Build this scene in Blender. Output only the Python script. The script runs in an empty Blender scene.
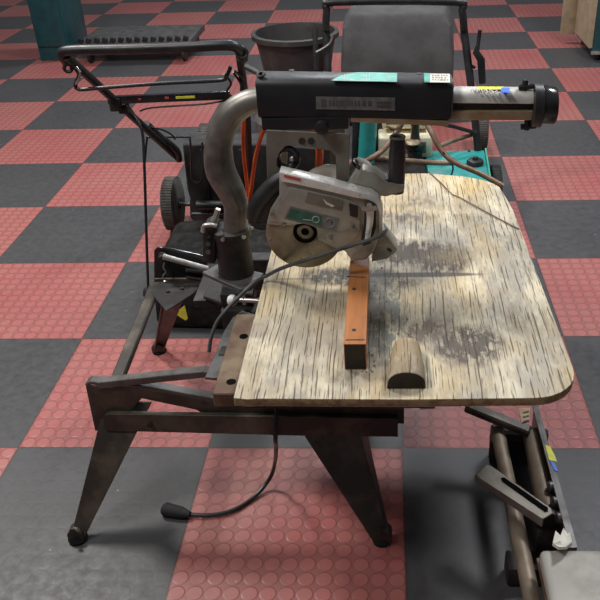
import bpy, bmesh, math
from math import pi, sin, cos, radians
from mathutils import Vector, Matrix, Euler

scn = bpy.context.scene
COL = scn.collection
T = 0.5                                   # floor tile side in metres

# ------------------------------------------------------------------ camera
FPX = 781.1645
PPX, PPY = 352.566, 296.185          # principal point of the cropped photograph
PITCH, YAW, ROLL = 0.545406186, -0.0537976, -0.0350183
CAM = Vector((0.9660781, -1.5018802, 1.3665354))
cp, sp, cy, sy, cr, sr = cos(PITCH), sin(PITCH), cos(YAW), sin(YAW), cos(ROLL), sin(ROLL)
FW = Vector((sy*cp, cy*cp, -sp)); RT0 = Vector((cy, -sy, 0)); UP0 = RT0.cross(FW)
RT = cr*RT0 + sr*UP0; UPV = -sr*RT0 + cr*UP0
cam = bpy.data.cameras.new('camera'); cam.sensor_width = 36; cam.lens = FPX/600*36
cam.shift_x = (300-PPX)/600; cam.shift_y = (PPY-300)/600
co = bpy.data.objects.new('camera', cam); COL.objects.link(co)
M3 = Matrix((RT, UPV, -FW)).transposed()
co.matrix_world = Matrix.Translation(CAM) @ M3.to_4x4()
cam.clip_start = .05; cam.clip_end = 60
scn.camera = co

def _d(px, py): return FW + (px-PPX)/FPX*RT - (py-PPY)/FPX*UPV
def at(px, py, z=0.):
    d = _d(px, py); return CAM + d*((z-CAM.z)/d.z)
def atY(px, py, Y):
    d = _d(px, py); return CAM + d*((Y-CAM.y)/d.y)

# ------------------------------------------------------------------ materials
def nd(nt, t, **k):
    n = nt.nodes.new(t)
    for a, b in k.items(): setattr(n, a, b)
    return n
def math_(nt, op, a, b=None, c=None, clamp=False):
    n = nd(nt, 'ShaderNodeMath', operation=op, use_clamp=clamp)
    for i, v in enumerate((a, b, c)):
        if v is None: continue
        if isinstance(v, (int, float)): n.inputs[i].default_value = v
        else: nt.links.new(v, n.inputs[i])
    return n.outputs[0]
def mixc(nt, f, a, b, blend='MIX'):
    n = nd(nt, 'ShaderNodeMix', data_type='RGBA', blend_type=blend)
    for i, v in ((0, f), (6, a), (7, b)):
        if isinstance(v, (int, float)): n.inputs[i].default_value = v
        elif isinstance(v, tuple): n.inputs[i].default_value = (*v, 1)
        else: nt.links.new(v, n.inputs[i])
    return n.outputs[2]
def noise(nt, vec, scale, detail=4, rough=.55, dist=0.):
    n = nd(nt, 'ShaderNodeTexNoise'); nt.links.new(vec, n.inputs['Vector'])
    n.inputs['Scale'].default_value = scale; n.inputs['Detail'].default_value = detail
    n.inputs['Roughness'].default_value = rough; n.inputs['Distortion'].default_value = dist
    return n.outputs['Fac']
def ramp(nt, v, a, b, lo=0., hi=1.):
    n = nd(nt, 'ShaderNodeMapRange'); n.clamp = True
    nt.links.new(v, n.inputs[0])
    for i, x in enumerate((a, b, lo, hi)): n.inputs[i+1].default_value = x
    return n.outputs[0]
def bump(nt, h, strength, dist=.002):
    n = nd(nt, 'ShaderNodeBump'); nt.links.new(h, n.inputs['Height'])
    n.inputs['Strength'].default_value = strength; n.inputs['Distance'].default_value = dist
    return n.outputs[0]
def base(name):
    m = bpy.data.materials.new(name); m.use_nodes = True
    nt = m.node_tree; p = nt.nodes['Principled BSDF']
    tc = nd(nt, 'ShaderNodeTexCoord').outputs['Object']
    return m, nt, p, tc
def mat(name, c, c2=None, rough=.5, metal=0., scale=14, lo=.42, hi=.62, bmp=0., bscale=120, rv=0.1, spec=.5):
    m, nt, p, tc = base(name)
    if c2 is None: c2 = tuple(x*.72 for x in c)
    f = ramp(nt, noise(nt, tc, scale, 5, .6), lo, hi)
    nt.links.new(mixc(nt, f, c, c2), p.inputs['Base Color'])
    nt.links.new(ramp(nt, noise(nt, tc, scale*1.7, 3), .3, .7, rough-rv, rough+rv), p.inputs['Roughness'])
    p.inputs['Metallic'].default_value = metal
    p.inputs['Specular IOR Level'].default_value = spec
    if bmp: nt.links.new(bump(nt, noise(nt, tc, bscale, 3), bmp, .001), p.inputs['Normal'])
    return m

MT = {}
MT['black'] = mat('black_plastic', (.012, .013, .014), (.024, .024, .026), .42, rv=.08)
MT['black_gloss'] = mat('black_gloss', (.012, .012, .014), (.02, .02, .022), .22, rv=.05)
MT['black_matt'] = mat('black_matt', (.012, .012, .013), (.026, .025, .026), .75, bmp=.3)
MT['shell'] = mat('arm_shell', (.011, .012, .015), (.028, .028, .031), .48, scale=9, lo=.5, hi=.75, bmp=.12)
MT['rubber'] = mat('rubber', (.012, .012, .012), (.026, .025, .024), .95, scale=30, bmp=.9, bscale=45, spec=.15)
MT['tread'] = mat('tyre_rubber', (.10, .095, .085), (.055, .052, .05), .9, scale=25)
MT['castiron'] = mat('dark_casting', (.028, .026, .025), (.085, .072, .060), .55, metal=.3, scale=18, lo=.5, hi=.75, bmp=.25)
MT['stand'] = mat('grimy_painted_steel', (.050, .044, .036), (.15, .125, .095), .45, metal=.35, scale=12, lo=.45, hi=.75, bmp=.2)
MT['greybar'] = mat('grey_painted_steel', (.13, .125, .12), (.07, .065, .06), .42, metal=.4, scale=20, lo=.45, hi=.7)
MT['column'] = mat('dulled_steel_tube', (.25, .235, .21), (.085, .076, .068), .46, metal=.55, scale=9, lo=.40, hi=.66, bmp=.1)
MT['steel'] = mat('bright_steel', (.62, .60, .57), (.36, .34, .32), .34, metal=.75, scale=22, lo=.4, hi=.7)
MT['tube_steel'] = mat('dulled_bright_tube', (.70, .69, .65), (.46, .44, .40), .36, metal=.12, scale=20, lo=.4, hi=.7)
MT['track'] = mat('track_steel', (.42, .36, .25), (.30, .16, .07), .42, metal=.5, scale=16, lo=.4, hi=.7)
MT['groove'] = mat('dark_groove', (.02, .018, .016), (.05, .04, .03), .6)  # near-black brown for grooves, holes, slots and saw cuts
MT['saw'] = mat('cast_aluminium', (.43, .42, .375), (.25, .235, .19), .36, metal=.45, scale=15, lo=.42, hi=.72, bmp=.12)
MT['sawbright'] = mat('pale_aluminium', (.82, .81, .78), (.58, .57, .54), .32, metal=.25, scale=16)  # paler than the cast body, for top rim and depth lever
MT['guard'] = mat('brown_stained_guard', (.32, .28, .19), (.15, .125, .085), .36, metal=.5, scale=14, lo=.4, hi=.65)
MT['yoke'] = mat('yoke_plate', (.24, .22, .185), (.15, .135, .11), .48, metal=.45, scale=11)
MT['rust'] = mat('rusty_steel', (.11, .062, .038), (.20, .145, .09), .7, metal=.1, scale=16, lo=.4, hi=.62, bmp=.5)
MT['brownpipe'] = mat('brown_rusted_pipe', (.13, .075, .045), (.24, .17, .12), .5, metal=.3, scale=13)
MT['tan_tube'] = mat('tan_weathered_tube', (.30, .245, .18), (.13, .09, .065), .55, metal=.3, scale=10, lo=.35, hi=.7)
MT['orange'] = mat('orange_cord', (.75, .13, .03), (.55, .08, .02), .5)
MT['teal'] = mat('teal_paint', (.025, .33, .31), (.03, .24, .23), .4, scale=8)
MT['teal_dark'] = mat('dark_teal_paint', (.012, .075, .085), (.01, .055, .065), .45)
MT['mint'] = mat('mint_sticker', (.045, .34, .265), (.08, .42, .335), .45, scale=40)
MT['paper'] = mat('paper', (.78, .76, .68), (.6, .58, .5), .7, scale=30)
MT['cream'] = mat('cream_enamel', (.82, .75, .55), (.55, .45, .28), .42, scale=16, lo=.5, hi=.75)
MT['greybox'] = mat('grey_enamel', (.42, .40, .36), (.30, .28, .24), .5, scale=10)
MT['yellow'] = mat('yellow_marking', (.80, .78, .05), (.65, .66, .10), .5, scale=60)
MT['blue'] = mat('blue_tape', (.05, .16, .75), (.08, .22, .8), .5)
MT['red'] = mat('red_print', (.55, .07, .07), (.45, .1, .1), .5)
MT['white'] = mat('white_paint', (.75, .75, .73), (.6, .6, .58), .5)
MT['plate'] = mat('grey_name_plate', (.20, .20, .20), (.12, .12, .12), .4, metal=.2, scale=40)
MT['ink'] = mat('dark_print', (.06, .06, .06), (.09, .09, .09), .6)
MT['green_lbl'] = mat('dark_green_label', (.03, .10, .075), (.04, .16, .11), .35, scale=40)
MT['pale_lbl'] = mat('pale_print', (.34, .36, .35), (.26, .28, .27), .5)
MT['fabric'] = mat('grey_bag_fabric', (.085, .083, .083), (.060, .058, .058), .9, scale=7, bmp=.5, bscale=400)
MT['bin'] = mat('black_tub_plastic', (.035, .033, .032), (.075, .065, .055), .5, scale=10, lo=.5, hi=.75)
MT['greycord'] = mat('grey_cord', (.085, .088, .092), (.05, .05, .052), .5)
MT['cabinet'] = mat('beige_panel', (.45, .36, .24), (.35, .28, .18), .5)
MT['bedgrey'] = mat('worn_grey_bar', (.10, .10, .10), (.05, .048, .045), .5, metal=.3, scale=18)
MT['void'] = mat('dark_opening', (.003, .003, .003), (.005, .005, .005), .9, spec=.05)
MT['cart'] = mat('grey_cart_steel', (.10, .10, .10), (.065, .06, .058), .5, metal=.3)

def floor_mat():
    m, nt, p, tc = base('coin_rubber_tiles')
    sep = nd(nt, 'ShaderNodeSeparateXYZ'); nt.links.new(tc, sep.inputs[0])
    x, y = sep.outputs[0], sep.outputs[1]
    wob = math_(nt, 'MULTIPLY', math_(nt, 'SUBTRACT', noise(nt, tc, 1.3, 1), .5), .006)
    xt = math_(nt, 'MULTIPLY', math_(nt, 'ADD', x, wob), 1/T); yt = math_(nt, 'MULTIPLY', math_(nt, 'ADD', y, wob), 1/T)
    par = math_(nt, 'FLOORED_MODULO', math_(nt, 'ADD', math_(nt, 'FLOOR', xt), math_(nt, 'FLOOR', yt)), 2)   # 0 red 1 black
    isblack = math_(nt, 'GREATER_THAN', par, .5)
    # coins
    def cell(v, n): return math_(nt, 'SUBTRACT', math_(nt, 'FRACT', math_(nt, 'MULTIPLY', v, n)), .5)
    cx, cyy = cell(xt, 13), cell(yt, 13)
    r = math_(nt, 'SQRT', math_(nt, 'ADD', math_(nt, 'MULTIPLY', cx, cx), math_(nt, 'MULTIPLY', cyy, cyy)))
    ring = math_(nt, 'SUBTRACT', 1., ramp(nt, math_(nt, 'ABSOLUTE', math_(nt, 'SUBTRACT', r, .455)), .015, .055))
    coin = math_(nt, 'SUBTRACT', 1., ramp(nt, r, .40, .47))
    # seams
    def edge(v):
        f = math_(nt, 'ABSOLUTE', cell(v, 1)); return math_(nt, 'GREATER_THAN', f, .4955)
    seam = math_(nt, 'MAXIMUM', edge(xt), edge(yt))
    n1 = ramp(nt, noise(nt, tc, 2.2, 6, .6), .3, .7)
    n2 = ramp(nt, noise(nt, tc, 35, 4, .7), .35, .7)
    n3 = ramp(nt, noise(nt, tc, 170, 2, .6), .35, .7)
    red = mixc(nt, n1, (.385, .088, .090), (.40, .160, .140))
    red = mixc(nt, math_(nt, 'MULTIPLY', n2, .42), red, (.25, .105, .085))
    red = mixc(nt, math_(nt, 'MULTIPLY', math_(nt, 'MULTIPLY', ring, .48), 1.), red, (.19, .035, .04))
    red = mixc(nt, math_(nt, 'MULTIPLY', math_(nt, 'SUBTRACT', 1., coin), .40), red, (.20, .075, .065))
    blk = mixc(nt, n1, (.050, .049, .053), (.068, .067, .070))
    blk = mixc(nt, math_(nt, 'MULTIPLY', n2, .35), blk, (.085, .082, .080))
    blk = mixc(nt, math_(nt, 'MULTIPLY', n3, .3), blk, (.040, .040, .042))
    blk = mixc(nt, math_(nt, 'MULTIPLY', ring, .14), blk, (.030, .030, .032))
    col = mixc(nt, isblack, red, blk)
    col = mixc(nt, math_(nt, 'MULTIPLY', seam, .6), col, (.04, .02, .02))
    # specks of debris
    vo = nd(nt, 'ShaderNodeTexVoronoi'); nt.links.new(tc, vo.inputs['Vector']); vo.inputs['Scale'].default_value = 14
    sp_ = math_(nt, 'LESS_THAN', vo.outputs['Distance'], .035)
    col = mixc(nt, math_(nt, 'MULTIPLY', sp_, .45), col, (.5, .45, .42))
    nt.links.new(col, p.inputs['Base Color'])
    nt.links.new(ramp(nt, n2, 0, 1, .36, .56), p.inputs['Roughness'])
    p.inputs['Specular IOR Level'].default_value = .45
    h = math_(nt, 'ADD', math_(nt, 'SUBTRACT', coin, math_(nt, 'MULTIPLY', seam, 1.)), math_(nt, 'MULTIPLY', n2, .15))
    nt.links.new(bump(nt, math_(nt, 'MULTIPLY', h, math_(nt, 'SUBTRACT', 1., math_(nt, 'MULTIPLY', isblack, .88))), .5, .0012), p.inputs['Normal'])
    return m

def ell(nt, tc, c, r, soft=.5, ang=0.):
    """1 inside an ellipse, fading out"""
    a = nd(nt, 'ShaderNodeMapping', vector_type='TEXTURE'); nt.links.new(tc, a.inputs['Vector'])
    a.inputs['Location'].default_value = (c[0], c[1], 0); a.inputs['Rotation'].default_value = (0, 0, ang)
    a.inputs['Scale'].default_value = (r[0], r[1], 1000)
    l = nd(nt, 'ShaderNodeVectorMath', operation='LENGTH'); nt.links.new(a.outputs[0], l.inputs[0])
    return ramp(nt, l.outputs['Value'], soft, 1., 1., 0.)

def wood_mat(name, org=(0, 0), stains=(), tones=((.60, .44, .20), (.37, .335, .27), (.74, .66, .48)), kerfs=(), knots=()):
    m, nt, p, tc = base(name)
    def mp(s):
        a = nd(nt, 'ShaderNodeMapping'); nt.links.new(tc, a.inputs['Vector']); a.inputs['Scale'].default_value = s; return a.outputs[0]
    big = noise(nt, mp((1, .55, 1)), 5, 4, .6)
    big2 = noise(nt, mp((1.4, .5, 1)), 8.5, 4, .65, .4)
    c = mixc(nt, ramp(nt, big, .38, .60), tones[0], tones[1])
    c = mixc(nt, ramp(nt, big2, .48, .66), c, tones[2])
    g = noise(nt, mp((130, 7, 30)), 1, 5, .65)
    c = mixc(nt, ramp(nt, g, .48, .72, 0, .62), c, (.24, .18, .105))
    g2 = noise(nt, mp((55, 22, 30)), 1, 4, .7)
    c = mixc(nt, ramp(nt, g2, .5, .72, 0, .5), c, (.66, .60, .46))
    # checks: long thin cracks following the grain
    def cracks(n, w, thr, ylen, seed):
        """straight checks along the grain: one possible line per column, broken along its length"""
        sp = nd(nt, 'ShaderNodeSeparateXYZ'); nt.links.new(tc, sp.inputs[0])
        wv = nd(nt, 'ShaderNodeMapping'); nt.links.new(tc, wv.inputs['Vector']); wv.inputs['Scale'].default_value = (4, 5, 1); wv.inputs['Location'].default_value = (seed, 0, 0)
        wob = math_(nt, 'MULTIPLY', math_(nt, 'SUBTRACT', noise(nt, wv.outputs[0], 1, 3, .5), .5), 1.1)
        u = math_(nt, 'ADD', math_(nt, 'MULTIPLY', sp.outputs[0], n), math_(nt, 'ADD', wob, seed))
        idn = math_(nt, 'FLOOR', u); fr_ = math_(nt, 'FRACT', u)
        wn = nd(nt, 'ShaderNodeTexWhiteNoise', noise_dimensions='1D'); nt.links.new(idn, wn.inputs['W'])
        off = math_(nt, 'ADD', math_(nt, 'MULTIPLY', wn.outputs['Value'], .6), .2)
        cv = nd(nt, 'ShaderNodeCombineXYZ'); nt.links.new(math_(nt, 'MULTIPLY', idn, 7.31), cv.inputs[0]); nt.links.new(math_(nt, 'MULTIPLY', sp.outputs[1], ylen), cv.inputs[1])
        k_ = ramp(nt, noise(nt, cv.outputs[0], 1, 2, .6), thr, thr+.10)
        d_ = math_(nt, 'ABSOLUTE', math_(nt, 'SUBTRACT', fr_, off))
        wid = math_(nt, 'MULTIPLY', k_, w)
        return math_(nt, 'MULTIPLY', math_(nt, 'SUBTRACT', 1., math_(nt, 'DIVIDE', d_, math_(nt, 'ADD', wid, .001)), clamp=True), math_(nt, 'GREATER_THAN', k_, .02))
    k1 = cracks(66, .11, .46, 9, 3.1)
    k2 = cracks(130, .17, .50, 17, 11.7)
    k = math_(nt, 'MAXIMUM', math_(nt, 'MULTIPLY', k1, 1.4, clamp=True), math_(nt, 'MULTIPLY', k2, .85))
    # stains
    for (x, y, rx, ry, st, colr, an) in stains:
        e = ell(nt, tc, (x-org[0], y-org[1]), (rx, ry), .25, an)
        nn = ramp(nt, noise(nt, mp((60, 26, 1)), 1.0, 5, .75), .42, .56)
        e = math_(nt, 'MULTIPLY', math_(nt, 'MULTIPLY', e, st*1.7), math_(nt, 'ADD', math_(nt, 'MULTIPLY', nn, .7), .22), clamp=True)
        c = mixc(nt, e, c, colr)
    for (x, y, r) in knots:
        e = ell(nt, tc, (x-org[0], y-org[1]), (r, r*1.15), .75)
        c = mixc(nt, math_(nt, 'MULTIPLY', e, .55), c, (.30, .24, .17))
        e2 = ell(nt, tc, (x-org[0], y-org[1]), (r*.72, r*.85), .8)
        c = mixc(nt, math_(nt, 'MULTIPLY', e2, .6), c, (.42, .37, .29))
    c = mixc(nt, math_(nt, 'MULTIPLY', k, .85), c, (.055, .04, .028))
    for (x, y, rx, ry) in kerfs:
        e = ell(nt, tc, (x-org[0], y-org[1]), (rx, ry), .75)
        c = mixc(nt, math_(nt, 'MULTIPLY', e, .85), c, (.06, .05, .045))
    nt.links.new(c, p.inputs['Base Color']); p.inputs['Roughness'].default_value = .62
    hh = math_(nt, 'SUBTRACT', math_(nt, 'MULTIPLY', g, .4), k)
    nt.links.new(bump(nt, hh, .6, .0015), p.inputs['Normal'])
    return m

# ------------------------------------------------------------------ mesh builder
class MB:
    def __init__(s, mats=()): s.bm = bmesh.new(); s.mi = 0
    def _f(s, vs):
        try:
            f = s.bm.faces.new(vs); f.material_index = s.mi; return f
        except ValueError: return None
    def box(s, c, size, rot=None):
        c = Vector(c); R = Euler(rot).to_matrix() if rot else Matrix.Identity(3)
        v = [s.bm.verts.new(c + R @ Vector((size[0]/2*i, size[1]/2*j, size[2]/2*k))) for i in (-1, 1) for j in (-1, 1) for k in (-1, 1)]
        for q in ((0,1,3,2), (4,6,7,5), (0,4,5,1), (2,3,7,6), (0,2,6,4), (1,5,7,3)): s._f([v[i] for i in q])
        return s
    def prism(s, pts, d):
        d = Vector(d); a = [s.bm.verts.new(Vector(p)) for p in pts]; b = [s.bm.verts.new(Vector(p)+d) for p in pts]
        s._f(a); s._f(b[::-1]); n = len(a)
        for i in range(n): s._f([a[i], b[i], b[(i+1) % n], a[(i+1) % n]])
        return s
    def loft(s, rings, close=True):
        R = [[s.bm.verts.new(Vector(p)) for p in r] for r in rings]; n = len(R[0])
        for a, b in zip(R, R[1:]):
            for i in range(n): s._f([a[i], a[(i+1) % n], b[(i+1) % n], b[i]])
        if close: s._f(R[0][::-1]); s._f(R[-1])
        return s
    def tube(s, pts, r, seg=12, smooth=0, prof=None):
        P = [Vector(p) for p in pts]; rr = list(r) if isinstance(r, (list, tuple)) else [r]*len(P)
        if smooth:
            Q, q = [], []
            n = len(P)
            for i in range(n-1):
                p0, p1, p2, p3 = P[max(i-1, 0)], P[i], P[i+1], P[min(i+2, n-1)]
                for k in range(smooth):
                    t = k/smooth
                    Q.append(.5*((2*p1)+(p2-p0)*t+(2*p0-5*p1+4*p2-p3)*t*t+(3*p1-p0-3*p2+p3)*t**3)); q.append(rr[i]*(1-t)+rr[i+1]*t)
            Q.append(P[-1]); q.append(rr[-1]); P, rr = Q, q
        rings = []; prev = None
        for i, p in enumerate(P):
            t = (P[min(i+1, len(P)-1)] - P[max(i-1, 0)])
            if t.length < 1e-9: t = Vector((0, 0, 1))
            t.normalize()
            if prev is None:
                a = Vector((0, 0, 1)) if abs(t.z) < .9 else Vector((0, 1, 0))
                n_ = (a - t*a.dot(t)).normalized()
            else:
                n_ = (prev - t*prev.dot(t)).normalized()
            prev = n_; b = t.cross(n_)
            rings.append([p + (n_*cos(2*pi*k/seg) + b*sin(2*pi*k/seg))*rr[i]*(prof(2*pi*k/seg) if prof else 1) for k in range(seg)])
        return s.loft(rings)
    def cyl(s, a, b, r0, r1=None, seg=24):
        return s.tube([a, b], [r0, r0 if r1 is None else r1], seg)
    def lathe(s, o, axis, prof, seg=32):
        o = Vector(o); ax = Vector(axis).normalized(); a = Vector((0, 0, 1)) if abs(ax.z) < .9 else Vector((1, 0, 0))
        u = (a - ax*a.dot(ax)).normalized(); w = ax.cross(u)
        return s.loft([[o + ax*t + (u*cos(2*pi*k/seg)+w*sin(2*pi*k/seg))*max(r, 1e-4) for k in range(seg)] for t, r in prof])
    def torus(s, c, axis, R, r, seg=32, ms=10, a0=0, a1=2*pi):
        c = Vector(c); ax = Vector(axis).normalized(); a = Vector((0, 0, 1)) if abs(ax.z) < .9 else Vector((1, 0, 0))
        u = (a - ax*a.dot(ax)).normalized(); w = ax.cross(u)
        full = abs(a1-a0-2*pi) < 1e-6
        rings = []
        for i in range(seg + (0 if full else 1)):
            t = a0+(a1-a0)*i/seg; d = u*cos(t)+w*sin(t)
            rings.append([c+d*(R+r*cos(2*pi*k/ms))+ax*r*sin(2*pi*k/ms) for k in range(ms)])
        if full: rings.append(rings[0])
        return s.loft(rings, close=not full)
    def build(s, name, m, parent=None, bevel=0., seg=2, angle=35, org=None):
        bm = s.bm
        bmesh.ops.remove_doubles(bm, verts=bm.verts, dist=1e-6)
        bmesh.ops.recalc_face_normals(bm, faces=bm.faces)
        if bevel:
            es = [e for e in bm.edges if len(e.link_faces) == 2 and e.calc_face_angle(0) > radians(angle)]
            bmesh.ops.bevel(bm, geom=es, offset=bevel, segments=seg, affect='EDGES', profile=.6, clamp_overlap=True)
        for f in bm.faces: f.smooth = True
        for e in bm.edges:
            if len(e.link_faces) != 2 or e.calc_face_angle(0) > radians(angle): e.smooth = False
        root = Vector((0, 0, 0))
        if parent is not None:
            o = parent
            while o.parent: o = o.parent
            root = o.location.copy()
        elif org is not None: root = Vector(org)
        else:
            vs = [v.co for v in bm.verts]
            root = Vector(((min(v.x for v in vs)+max(v.x for v in vs))/2, (min(v.y for v in vs)+max(v.y for v in vs))/2, min(v.z for v in vs)))
        for v in bm.verts: v.co -= root
        me = bpy.data.meshes.new(name); bm.to_mesh(me); bm.free()
        ms = m if isinstance(m, (list, tuple)) else [m]
        for x in ms: me.materials.append(MT[x] if isinstance(x, str) else x)
        ob = bpy.data.objects.new(name, me); COL.objects.link(ob)
        if parent is not None: ob.parent = parent
        else: ob.location = root
        return ob

def tag(o, label=None, cat=None, group=None, kind=None):
    if label: o['label'] = label
    if cat: o['category'] = cat
    if group: o['group'] = group
    if kind: o['kind'] = kind
    return o
def thing(name, loc, label, cat, group=None):
    o = bpy.data.objects.new(name, None); COL.objects.link(o); o.location = loc; o.empty_display_size = .05
    return tag(o, label, cat, group)
def V(*a): return Vector(a)
def label_marks(mb, o, u, v, w, h, rows, seed=1, t=.0004):
    """rows of tiny worn print strokes on a plate spanned by unit vectors u (along) v (up)"""
    import random
    rnd = random.Random(seed); n = u.cross(v).normalized()
    for (fy, fh, x0, x1) in rows:
        x = x0
        while x < x1:
            ww = rnd.uniform(.25, .7)*fh*h
            c = o + u*(x*w) + v*(fy*h) + n*t
            mb.prism([c, c+u*ww, c+u*ww+v*fh*h, c+v*fh*h], n*t)
            x += (ww + fh*h*rnd.uniform(.25, .5))/w

# ------------------------------------------------------------------ floor
MT['floor'] = floor_mat()
fl = MB().box((1, 3.5, -.01), (14, 13, .02)).build('floor', 'floor', org=(0, 0, 0)); fl['kind'] = 'structure'

# ------------------------------------------------------------------ saw stand (open steel leg stand)
st = thing('saw_stand', (.605, .06, 0), 'dark grimy steel stand on four splayed legs under the plywood-topped saw', 'stand')
def leg(top, foot, wt, wb, sx, sgy):
    """folded sheet leg: two flanges meeting in an L, tapering to a foot"""
    m = MB(); th = .004
    top, foot = Vector(top), Vector(foot)
    # L section rings: outer corner at the axis, flange A along x (inward), flange B along y (inward)
    rings = []
    for t in (0, .25, .5, .75, .93, 1.):
        p = top.lerp(foot, t); a = wt*(1-t)+wb*t; b = a*.72
        ax, ay = Vector((sx, 0, 0)), Vector((0, sgy, 0))
        rings.append([p, p+ax*a, p+ax*a+ay*th, p+ax*th+ay*th, p+ax*th+ay*b, p+ay*b])
    m.loft(rings)
    # rolled foot
    m.cyl(foot+V(sx*wb*.5, sgy*.0, .012), foot+V(sx*wb*.5, sgy*wb*.9, .012), wb*.62, seg=16)
    return m
ZT = .345
zt = ZT
legs = {'nl': ((.345, -.185, .30), (.247, -.312, .006), .105, .030, 1, 1),
        'nr': ((.885, -.185, .30), (.966, -.312, .006), .150, .036, -1, 1),
        'bl': ((.392, .235, .36), (.250, .440, .006), .060, .030, 1, -1),
        'br': ((.860, .235, .36), (.966, .440, .006), .085, .030, -1, -1)}
for k, (a, b, wt, wb, sx, sgy) in legs.items():
    lg = leg(a, b, wt, wb, sx, sgy).build('leg', 'stand', st, bevel=.001, seg=1)
    f = Vector(b)+V(sx*wb*.5, sgy*wb*.35, 0)
    MB().lathe((f.x, f.y, 0), (0, 0, 1), [(0, .021), (.006, .022), (.012, .016), (.018, .012)], 20).build('foot_pad', 'rubber', lg)
    hc = Vector(b)+V(sx*wb*.5, 0, .035)
    MB().cyl(hc+V(0, -.004*sgy, 0), hc+V(0, -.0005*sgy, 0), .0065, seg=14).build('bolt', 'groove', lg)
YF = -.20
# near truss panel: one pressed sheet with a triangular opening
def P(px, py, Y=YF): return atY(px, py, Y)
m = MB()
out = [P(85, 385), P(95, 431), P(127, 431), P(140, 416), P(400, 420), P(400, 412), P(205, 411), P(196, 409), P(140, 397), P(133, 399)]
# plate
m.prism([P(85, 384), P(95, 431), P(126, 431), P(128, 414), P(143, 397)], (0, .004, 0))
m.prism([P(88, 383.5), P(143, 399), P(196, 410), P(206, 416), P(404, 424), P(404, 410), P(240, 405), P(200, 399), P(150, 390)], (0, .004, 0))
m.build('corner_plate', 'stand', st, bevel=.0012, seg=1)
m = MB(); m.prism([P(85, 384), P(90, 381.5), P(150, 387), P(200, 396), P(240, 402), P(404, 407), P(404, 410), P(240, 405), P(200, 399), P(150, 390)], (0, .022, 0))
m.build('top_flange', 'greybar', st, bevel=.001, seg=1)
m = MB(); m.prism([P(105, 415, -.215), P(103, 420, -.215), P(104, 429, -.215), P(110, 431, -.215), P(300, 436, -.215), P(398, 437, -.215), P(398, 419, -.215), P(300, 417, -.215), P(110, 414, -.215)], (0, .012, 0))
m.build('cross_rail', 'stand', st, bevel=.001, seg=1)
for (x, y) in ((150, 424),):
    q = P(x, y, -.216); MB().cyl(q, q+V(0, -.006, 0), .006, seg=6).build('bolt', 'castiron', st)
# side rails (left, right), running back
def flat(a, b, w, h, name, mt='stand', parent=st, n=None):
    a, b = Vector(a), Vector(b); d = (b-a).normalized(); s_ = d.cross(V(0, 0, 1)).normalized(); u = s_.cross(d).normalized()
    r = lambda p: [p-s_*w/2-u*h/2, p+s_*w/2-u*h/2, p+s_*w/2+u*h/2, p-s_*w/2+u*h/2]
    return MB().loft([r(a), r(b)]).build(name, mt, parent, bevel=min(w, h)*.2, seg=1)
flat(at(117, 381, .358), at(156, 284, .362), .028, .016, 'side_rail')
flat((.87, -.19, .352), (.87, .23, .36), .028, .016, 'side_rail')
# back corner plates and rear rail
m = MB(); m.prism([at(150, 293, .366), at(159, 283, .366), at(214, 281, .366), at(166, 312, .366)], (0, 0, .004)); m.build('gusset', 'castiron', st, bevel=.001, seg=1)
flat((.36, .235, .352), (.90, .235, .352), .010, .04, 'rear_rail')
m = MB(); m.prism([(.90, .245, .366), (.90, .12, .366), (.79, .245, .366)], (0, 0, .004)); m.build('gusset', 'castiron', st, bevel=.001, seg=1)
# upper diagonal brace reaching to the saw bed
m = MB(); a, b, c = at(97, 383, .366), at(203, 371.5, .40), at(258, 378, .40)
for p, q in ((a, b), (b, c)):
    d = V(0, .022, 0); h = V(0, 0, .017)
    m.loft([[p, p+d, p+d-h, p-h], [q, q+d, q+d-h, q-h]])
m.build('brace', 'greybar', st, bevel=.0015, seg=1)
# inner lower cross pieces that carry the saw bed
flat((.58, .03, .352), (.87, .03, .352), .03, .02, 'cross_member')
# little hole marks/bolts on gusset
for (px, py) in ((168, 292), (182, 289)):
    q = at(px, py, .3705); MB().cyl(q, q+V(0, 0, .004), .005, seg=6).build('bolt', 'groove', st)

# ------------------------------------------------------------------ radial arm saw
RX, RY = .605, .05
saw = thing('radial_arm_saw', (RX, RY, .38), 'radial arm saw with curved steel column, black sleeved arm and weathered plywood table', 'saw')
stains = [(1.01, .12, .17, .075, 1.5, (.075, .06, .045), 0), (1.09, .075, .08, .08, 1.3, (.09, .07, .05), 0),
          (.88, .01, .13, .05, 1.6, (.06, .05, .04), 0), (.97, -.02, .10, .035, .9, (.10, .08, .06), 0),
          (1.12, -.26, .085, .08, 1.5, (.10, .08, .06), .5), (1.04, -.21, .07, .05, 1.3, (.15, .12, .09), .5),
          (.945, -.15, .07, .20, 1.3, (.14, .15, .125), 0), (1.0, .31, .12, .05, .8, (.16, .14, .12), 0),
          (1.05, .40, .10, .06, .6, (.20, .17, .13), .2), (1.18, .32, .08, .10, .45, (.22, .19, .14), 0),
          (.93, -.13, .06, .22, .6, (.20, .18, .15), 0), (.91, -.36, .08, .04, .5, (.2, .16, .11), 0),
          (1.22, -.18, .05, .07, .5, (.26, .20, .12), 0), (.80, -.22, .09, .08, .35, (.42, .36, .26), 0),
          (1.15, .10, .12, .06, .4, (.34, .26, .14), 0), (.76, -.10, .08, .09, .35, (.5, .42, .24), 0)]
kerfs = [(1.03, .014, .16, .012), (.90, -.015, .05, .003), (.80, .00, .13, .0022)]
MT['ply'] = wood_mat('weathered_plywood', (RX, RY), stains, kerfs=kerfs, knots=[(.703, -.205, .026)])
MT['plyedge'] = mat('plywood_edge', (.20, .125, .06), (.36, .25, .13), .7, scale=50, lo=.4, hi=.6, bmp=.5)
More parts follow.
